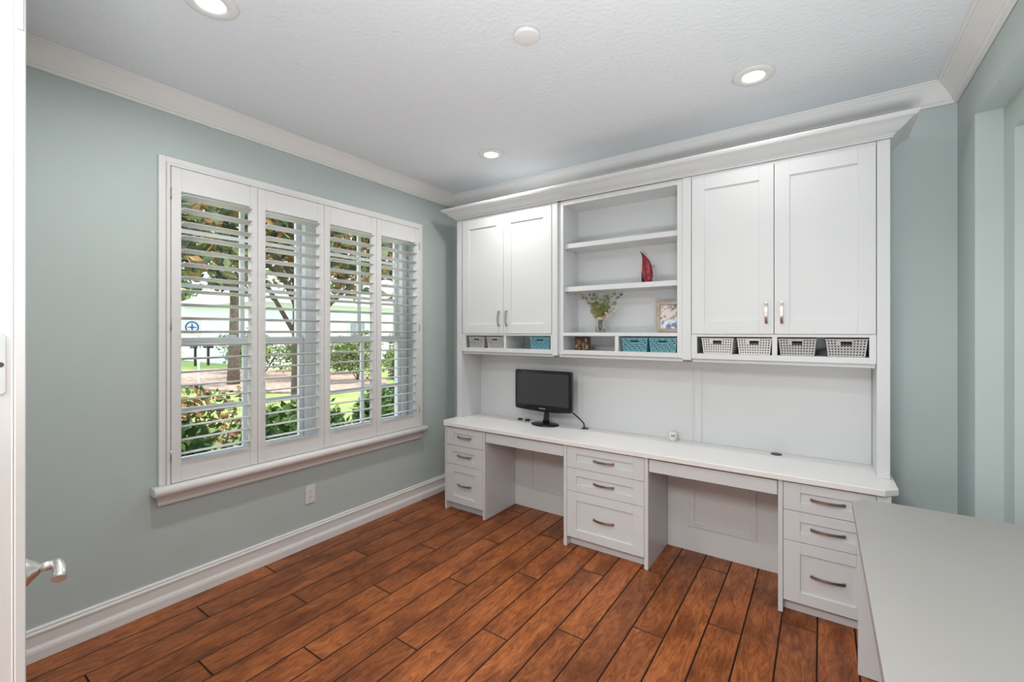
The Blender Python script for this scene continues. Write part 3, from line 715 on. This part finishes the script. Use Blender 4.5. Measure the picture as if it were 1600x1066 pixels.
for dx, hz, ky in sprigs:
    dy = rnd.uniform(-0.03, 0.02); st = Vector((VX+rnd.uniform(-0.006, 0.006), VY+rnd.uniform(-0.006, 0.006), VZ+0.012))
    pts = []
    for i in range(9):
        s_ = i/8
        pts.append((st.x+(dx)*max(0, (s_-0.30)/0.70)**1.25-0.010*math.copysign(1, dx)*math.sin(PI*min(1, s_/0.33))*(s_ < 0.33), st.y+dy*s_*s_, st.z+hz*s_))
    m = MB(); m.tube(pts, [0.0016]*5+[0.0012]*4, 5); obj('stem', m, 'stem_brown', eu)
    for i in range(4, 9):
        for sgn in (-1, 1):
            if ky == 'g' and rnd.random() < 0.35: continue
            c = Vector(pts[i])+Vector((sgn*rnd.uniform(0.008, 0.018), rnd.uniform(-0.014, 0.010), rnd.uniform(-0.006, 0.010)))
            r = rnd.uniform(0.009, 0.017)*(1.35 if ky == 'e' and i < 7 else 0.85)
            leaf_disc(leafmb[ky], c, Vector((rnd.uniform(-0.7, 0.7), -1, rnd.uniform(-0.5, 0.6))), r, r*rnd.uniform(0.7, 1.15))
for key, mn in (('e', 'eucalyptus'), ('g', 'eucalyptus_grey'), ('c', 'eucalyptus_cream')):
    obj('leaves', leafmb[key], mn, eu, kind='stuff', recalc=False)

# red glass bird-like sculpture
gs = thing('glass_sculpture', (1.905, -0.14, 1.7955), 'curved red and clear art glass sculpture on the middle shelf', 'sculpture')
def horn(pts, name, mn):
    m = MB(); R = []
    for x, z, rx, ry in pts: R.append([(1.905+x*1.15+rx*1.25*math.cos(2*PI*k/20), -0.14+ry*math.sin(2*PI*k/20), 1.7957+z) for k in range(20)])
    m.rings(R); return obj(name, m, mn, gs)
horn([(0.0, 0.002, 0.010, 0.010), (0.0, 0.010, 0.020, 0.019), (-0.002, 0.04, 0.028, 0.024), (-0.004, 0.08, 0.030, 0.024), (-0.007, 0.12, 0.027, 0.021), (-0.013, 0.155, 0.020, 0.016), (-0.024, 0.185, 0.011, 0.010), (-0.033, 0.203, 0.006, 0.006)], 'red_body', 'red_glass')
horn([(-0.0333, 0.2032, 0.0058, 0.0058), (-0.040, 0.213, 0.004, 0.004), (-0.047, 0.223, 0.001, 0.001)], 'tip', 'dark_glass')
horn([(0.040, 0.0, 0.012, 0.015), (0.043, 0.03, 0.010, 0.013), (0.040, 0.08, 0.006, 0.009), (0.034, 0.12, 0.003, 0.004)], 'clear_wing', 'clear_glass')
horn([(-0.029, 0.0, 0.006, 0.012), (-0.034, 0.03, 0.006, 0.011), (-0.036, 0.07, 0.004, 0.008), (-0.034, 0.10, 0.002, 0.003)], 'dark_edge', 'dark_glass')

# picture frame
pf = thing('picture_frame', (2.045, -0.13, 1.4585), 'square bronze picture frame with a pale blossom photo on the lower shelf', 'picture frame')
x0, x1, z0, z1 = 1.963, 2.128, 1.4590, 1.668
m = MB(); pnl = shaker(m, x0, x1, z0, z1, -0.155, 0.024, 0.026, 0.026, 0.012); obj('frame', m, 'frame_bronze', pf, bevel=0.004, segs=2); obj('photo', pnl, 'photo_print', pf)

# brown tile
tl = thing('art_tile', (1.443, -0.20, 1.3305), 'small dark brown tile with golden dandelion design in the cubby', 'tile')
m = MB(); m.box(1.385, 1.501, -0.212, -0.192, 1.331, 1.424); obj('block', m, 'tile_brown', tl, bevel=0.002)
m = MB(); rnd = random.Random(3)
for cx, cz, r in ((1.418, 1.390, 0.014), (1.452, 1.372, 0.012), (1.474, 1.405, 0.009), (1.400, 1.362, 0.007), (1.484, 1.360, 0.008)):
    m.box(cx-0.0008, cx+0.0008, -0.2128, -0.2121, 1.335, cz)
    for k in range(10):
        a = 2*PI*k/10; p = Vector((cx+r*math.cos(a), -0.2124, cz+r*math.sin(a)))
        m.box(p.x-0.0017, p.x+0.0017, -0.2128, -0.2121, p.z-0.0017, p.z+0.0017)
    m.box(cx-0.003, cx+0.003, -0.2130, -0.2121, cz-0.003, cz+0.003)
for k in range(14):
    cx, cz = rnd.uniform(1.39, 1.495), rnd.uniform(1.336, 1.355); m.box(cx-0.001, cx+0.001, -0.2128, -0.2121, cz-0.006, cz+0.004)
obj('design', m, 'tile_gold', tl)

# ------------------------------------------------------------------ ceiling fittings
def downlight(x, y, label, energy):
    t = thing('recessed_light', (x, y, H), label, 'ceiling light', 'recessed ceiling lights')
    m = MB(); m.lathe((x, y, H), [(0.052, -0.0008), (0.093, -0.0008), (0.095, -0.004), (0.090, -0.008), (0.056, -0.010), (0.0505, -0.006)], 40, caps=False); obj('trim_ring', m, 'plastic_white', t)
    m = MB(); m.lathe((x, y, H), [(0.001, -0.0065), (0.050, -0.0065), (0.050, -0.0015), (0.001, -0.0015)], 32); obj('lens', m, 'lamp_lens', t)
    l = light('recessed_lamp', 'AREA', (x, y, H-0.014), energy, (1.0, 0.972, 0.935), (0, 0, 0), shape='DISK', size=0.105)
    l.data.spread = math.radians(165)
downlight(0.93, -2.42, 'round recessed light above the shutters at the door end', 9.0)
downlight(0.93, -0.63, 'round recessed light in the corner over the monitor', 7.2)
downlight(2.60, -0.66, 'round recessed light in front of the right-hand hutch doors', 2.3)
downlight(2.60, -2.42, 'round recessed light above the side desk end by the doorway', 5.5)
sp = thing('smoke_detector', (1.838, -1.565, H), 'flat round white disc cover in the middle of the ceiling', 'ceiling cover')
m = MB(); m.lathe((1.838, -1.565, H), [(0.056, -0.0008), (0.057, -0.012), (0.053, -0.018), (0.048, -0.020), (0.002, -0.021)], 40); obj('cover', m, 'plastic_white', sp)

# ------------------------------------------------------------------ inactive leaf of the double door
dr = thing('door_1', (1.22, -3.03, 0.008), 'white door leaf with lever handle, seen on its edge', kind='structure')
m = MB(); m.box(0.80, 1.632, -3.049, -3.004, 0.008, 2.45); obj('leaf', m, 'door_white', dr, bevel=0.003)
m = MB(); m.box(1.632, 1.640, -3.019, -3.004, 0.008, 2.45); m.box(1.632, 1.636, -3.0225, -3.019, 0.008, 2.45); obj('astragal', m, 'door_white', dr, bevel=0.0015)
sk = MB(); P = rrect(-0.012, 0.012, 1.345, 1.458, 0.007, 0)
sk.rings([[(1.6325, -3.041+p[0], p[2]) for p in P], [(1.6345, -3.041+p[0], p[2]) for p in P]], smooth=False); so = obj('strike_plate', sk, 'chrome', dr, bevel=0.0008)
m = MB(); m.lathe((1.6345, -3.036, 1.400), [(0.005, 0), (0.0045, 0.001)], 14, 'X'); obj('screw', m, 'dark_slot', so)
for z0, z1 in ((2.03, 2.35), (0.2, 0.72)):
    m = MB(); m.box(1.640, 1.6425, -3.017, -3.007, z0, z1); obj('flush_bolt', m, 'chrome', dr, bevel=0.001)
lev = MB(); LX, LZ = 1.535, 0.966
lev.lathe((LX, -3.004, LZ), [(0.033, 0.0), (0.033, 0.006), (0.030, 0.012), (0.022, 0.020), (0.015, 0.028), (0.012, 0.032)], 28, 'Y')
hd = obj('lever_rosette', lev, 'chrome', dr)
m = MB(); m.tube([(LX, -2.974, LZ), (LX, -2.950, LZ)], 0.0095, 16); obj('spindle', m, 'chrome', hd)
m = MB(); m.tube([(LX-0.006, -2.948, LZ), (LX+0.006, -2.945, LZ-0.001), (LX+0.018, -2.944, LZ-0.006), (LX+0.030, -2.946, LZ-0.013), (LX+0.040, -2.949, LZ-0.020)], [0.010, 0.0105, 0.0105, 0.0115, 0.0125], 14); obj('lever', m, 'chrome', hd)

# ------------------------------------------------------------------ outdoors
GZ = -0.30
def ground(name, poly, z, mn, **kw):
    m = MB(); m.prism(poly, z-0.05, z); return obj(name, m, mn, **kw)
ground('lawn', [(-90, -60), (-0.25, -60), (-0.25, 60), (-90, 60)], GZ, 'grass', kind='structure')
ell = lambda cx, cy, rx, ry, n=28: [(cx+rx*math.cos(2*PI*k/n), cy+ry*math.sin(2*PI*k/n)) for k in range(n)]
ground('mulch_bed', ell(-14.5, 5.4, 6.0, 3.0), GZ+0.06, 'mulch', kind='structure')
ground('mulch_strip', [(-2.6, -5), (-0.3, -5), (-0.3, 5.5), (-2.4, 5.5)], GZ+0.055, 'mulch', kind='structure')
ground('road', [(-38, -60), (-30, -60), (-30, 60), (-38, 60)], GZ+0.03, 'asphalt', kind='structure')
def leaves(mb, n, place, size, rnd, elong=2.0, up=0.4, mis=(0,)):
    for _ in range(n):
        c = Vector(place(rnd))
        d = Vector((rnd.gauss(0, 1), rnd.gauss(0, 1), rnd.gauss(up, 0.8))).normalized()
        s_ = d.cross(Vector((rnd.gauss(0, 1), rnd.gauss(0, 1), rnd.gauss(0, 1)))).normalized(); nn = d.cross(s_)
        L_ = size*rnd.uniform(0.7, 1.3); wd = L_/elong
        pts = [c, c+d*L_*0.5+s_*wd*0.5+nn*0.06*L_, c+d*L_, c+d*L_*0.5-s_*wd*0.5+nn*0.06*L_]
        mb.add(pts, [(0, 1, 2), (0, 2, 3)], rnd.choice(mis))
def in_blob(c, r, lumps, rnd):
    ls = []
    for _ in range(lumps):
        a = rnd.uniform(0, 2*PI); q = rnd.uniform(0.2, 0.75)
        ls.append((Vector((c[0]+r[0]*q*math.cos(a), c[1]+r[1]*q*math.sin(a), c[2]+r[2]*rnd.uniform(-0.6, 0.6))), rnd.uniform(0.3, 0.5)))
    def f(rn):
        p, s_ = rn.choice(ls); d = Vector((rn.gauss(0, 1), rn.gauss(0, 1), rn.gauss(0, 1))).normalized()*s_*rn.uniform(0.55, 1.0)
        return (p.x+d.x*r[0], p.y+d.y*r[1], p.z+d.z*r[2])
    return f
def shrub(name, x, y, r, h, n, mats, size, label, group, seed):
    rn = random.Random(seed); t = thing(name, (x, y, GZ+0.06), label, 'shrub', group)
    m = MB()
    for k in range(5):
        a = rn.uniform(0, 2*PI); m.tube([(x, y, GZ+0.06), (x+0.4*r*math.cos(a), y+0.4*r*math.sin(a), GZ+0.45*h), (x+0.7*r*math.cos(a), y+0.7*r*math.sin(a), GZ+0.8*h)], [0.02, 0.014, 0.006], 5)
    obj('stems', m, 'bark', t)
    m = MB(); leaves(m, n, in_blob((x, y, GZ+0.55*h), (r, r, 0.5*h), 14, rn), size, rn, 1.9, 0.5, tuple(range(len(mats))))
    obj('foliage', m, mats, t, kind='stuff', recalc=False)
hedge = [(-1.05, -2.0, 'g'), (-1.1, -1.05, 'g'), (-1.0, -0.02, 'g'), (-1.15, 0.98, 'g'), (-1.05, 1.95, 'g'), (-1.1, 2.9, 'g'), (-2.1, -1.3, 'r'), (-2.1, -0.25, 'g'), (-2.1, 1.1, 'g'), (-2.1, 2.2, 'g')]
for i, (x, y, kd) in enumerate(hedge):
    if kd == 'g': shrub('hedge_shrub', x, y, 0.455, 1.10 if x > -1.5 else 1.06, 2600, ['leaf_green', 'leaf_lime', 'leaf_green', 'leaf_green'], 0.085, 'leafy green shrub growing right outside the window', 'shrubs below the window', 20+i)
    else: shrub('rust_shrub', x, y, 0.48, 1.18, 1600, ['leaf_rust', 'leaf_brown', 'leaf_green'], 0.07, 'reddish-brown leaved shrub behind the green hedge', None, 20+i)
far = [(-17.4, 6.0), (-15.0, 5.5), (-12.6, 5.9), (-10.4, 6.5), (-8.2, 6.6), (-13.4, 8.3), (-16.0, 8.0)]
for i, (x, y) in enumerate(far):
    shrub('sage_shrub', x, y, 1.10, 1.75, 1700, ['leaf_sage', 'leaf_lime', 'leaf_sage', 'leaf_green'], 0.14, 'sage green shrub in the mulch bed beyond the lawn', 'shrubs in the mulch bed', 50+i)
def tree(name, x, y, trunk_r, th, cr, cz, n, mats, size, label, seed, elong=2.2, group=None):
    rn = random.Random(seed); t = thing(name, (x, y, GZ), label, 'tree', group)
    m = MB(); m.tube([(x, y, GZ-0.02), (x+0.04, y, GZ+0.3*th), (x-0.03, y+0.05, GZ+0.7*th), (x, y, GZ+th)], [trunk_r*1.25, trunk_r, trunk_r*0.85, trunk_r*0.6], 10)
    obj('trunk', m, 'bark', t)
    m = MB()
    for k in range(9):
        a = 2*PI*k/9+rn.uniform(-0.2, 0.2); e = rn.uniform(0.5, 0.95); z0 = GZ+th*rn.uniform(0.65, 0.98)
        p0 = Vector((x, y, z0)); p2 = Vector((x+cr[0]*e*math.cos(a), y+cr[1]*e*math.sin(a), cz+cr[2]*rn.uniform(-0.5, 0.5)))
        m.tube([p0, (p0+p2)/2+Vector((0, 0, 0.25)), p2], [trunk_r*0.4, trunk_r*0.25, trunk_r*0.08], 6)
    obj('branches', m, 'bark', t)
    m = MB(); leaves(m, n, in_blob((x, y, cz), cr, 34, rn), size, rn, elong, 0.1, tuple(range(len(mats))))
    obj('foliage', m, mats, t, kind='stuff', recalc=False)
tree('magnolia_tree', -3.75, 0.55, 0.10, 2.6, (2.1, 2.7, 1.25), 3.20, 7000, ['leaf_magnolia', 'leaf_brown', 'leaf_magnolia', 'leaf_brown', 'leaf_sage'], 0.19, 'magnolia tree with brown-backed leaves close to the window', 5)
tree('shade_tree', -13.0, 3.6, 0.16, 3.6, (3.2, 3.4, 1.6), 4.6, 3600, ['leaf_lime', 'leaf_sage', 'leaf_lime'], 0.24, 'lime green shade tree standing on the lawn before the road', 6, 1.8)
for i, (x, y) in enumerate(((-60, 2), (-55, 14), (-58, 27), (-50, 38), (-62, -8))):
    tree('street_tree', x, y, 0.3, 5, (5.5, 5.5, 4.0), 6.5, 1500, ['leaf_lime', 'leaf_sage', 'leaf_green'], 0.8, 'tall green tree far across the road', 70+i, 1.6, 'trees across the road')

# neighbour's house
nh = thing('neighbour_house', (-25, 16, GZ), 'white single-storey house with hip roof across the lawn', 'house')
m = MB(); m.box(-30, -20, 8.0, 24, GZ-0.02, 3.15); obj('walls', m, 'stucco', nh)
m = MB(); m.add([(-30.6, 7.4, 3.15), (-19.4, 7.4, 3.15), (-19.4, 24.6, 3.15), (-30.6, 24.6, 3.15), (-25, 13, 6.2), (-25, 19, 6.2)], [(0, 1, 4), (1, 2, 5, 4), (2, 3, 5), (3, 0, 4, 5), (3, 2, 1, 0)]); obj('roof', m, 'roof_shingle', nh)
m = MB(); m.box(-30.65, -19.35, 7.35, 24.65, 2.97, 3.145); obj('fascia', m, 'stucco', nh)
for y in (10.0, 13.4, 16.8, 20.2):
    m = MB(); m.box(-19.98, -19.92, y-0.6, y+0.6, 0.7, 2.2); wf = obj('window', m, 'sash_white', nh)
    m = MB(); m.box(-19.92, -19.905, y-0.5, y+0.5, 0.8, 2.1); obj('pane', m, 'shutter_grey', wf)
gr = thing('garage', (-45, 15, GZ), 'low white garage building far behind the mailboxes', 'building')
m = MB(); m.box(-50, -45, 11.5, 19.5, GZ-0.02, 2.7); obj('walls', m, 'stucco', gr)
m = MB(); m.add([(-50.4, 11.1, 2.7), (-44.6, 11.1, 2.7), (-44.6, 19.9, 2.7), (-50.4, 19.9, 2.7), (-47.5, 11.1, 4.0), (-47.5, 19.9, 4.0)], [(0, 1, 4), (1, 2, 5, 4), (2, 3, 5), (3, 0, 4, 5), (3, 2, 1, 0)]); obj('roof', m, 'roof_shingle', gr)
m = MB(); m.box(-44.98, -44.92, 13.5, 16.5, GZ, 2.0); obj('garage_door', m, 'sash_white', gr)
# sign with compass emblem
sg = thing('yard_sign', (-13.4, 2.45, GZ), 'white yard sign with a blue compass emblem on two posts', 'sign')
ya, yb = 2.13, 2.83
m = MB(); m.box(-13.43, -13.40, ya, yb, 1.33, 1.90); obj('board', m, 'print_white', sg)
for y in (ya+0.06, yb-0.06):
    m = MB(); m.box(-13.47, -13.43, y-0.025, y+0.025, GZ-0.02, 1.88); obj('post', m, 'stucco', sg)
yc, zc = 2.57, 1.62
m = MB(); R1 = []
for r, x in ((0.19, -13.399), (0.19, -13.392), (0.15, -13.392), (0.15, -13.399)):
    R1.append([(x, yc+r*math.cos(2*PI*k/28), zc+r*math.sin(2*PI*k/28)) for k in range(28)])
m.rings(R1+[R1[0]], caps=False, smooth=False); obj('emblem_ring', m, 'sign_blue', sg)
m = MB(); st = []
for k in range(8):
    r = 0.15 if k % 2 == 0 else 0.035; a = 2*PI*k/8
    st.append((yc+r*math.cos(a), zc+r*math.sin(a)))
m.add([(-13.399, p[0], p[1]) for p in st]+[(-13.392, p[0], p[1]) for p in st], [tuple(range(8)), tuple(range(15, 7, -1))]+[(i, (i+1) % 8, (i+1) % 8+8, i+8) for i in range(8)]); obj('emblem_star', m, 'sign_blue', sg)
# mailboxes
for x, y, lb in ((-24.0, 6.45, 'black mailbox on a post nearer the garage drive'), (-24.0, 7.05, 'black mailbox on a post nearer the white house')):
    t = thing('mailbox', (x, y, GZ), lb, 'mailbox', 'mailboxes by the road')
    m = MB(); m.box(x-0.05, x+0.05, y-0.05, y+0.05, GZ-0.02, 0.62); obj('post', m, 'mailbox_black', t)
    P = [(y-0.14, 0.62), (y+0.14, 0.62), (y+0.14, 0.80)]+[(y+0.14*math.cos(PI*k/8), 0.80+0.14*math.sin(PI*k/8)) for k in range(1, 8)]+[(y-0.14, 0.80)]
    m = MB(); m.rings([[(x-0.3, a, b) for a, b in P], [(x+0.3, a, b) for a, b in P]], smooth=False); obj('box', m, 'mailbox_black', t)
# slatted condenser unit
cu = thing('condenser_unit', (-10.3, 8.4, GZ), 'brown slatted outdoor condenser unit by the far shrubs', 'condenser')
m = MB(); m.box(-10.62, -9.98, 8.08, 8.72, GZ-0.02, 0.68); obj('core', m, 'mailbox_black', cu)
for k in range(9):
    z = GZ+0.08+k*0.105; m = MB(); m.box(-10.68, -9.92, 8.02, 8.78, z, z+0.055); obj('slat', m, 'condenser_brown', cu)
m = MB(); m.box(-10.7, -9.9, 8.0, 8.8, 0.685, 0.74); obj('top', m, 'condenser_brown', cu)
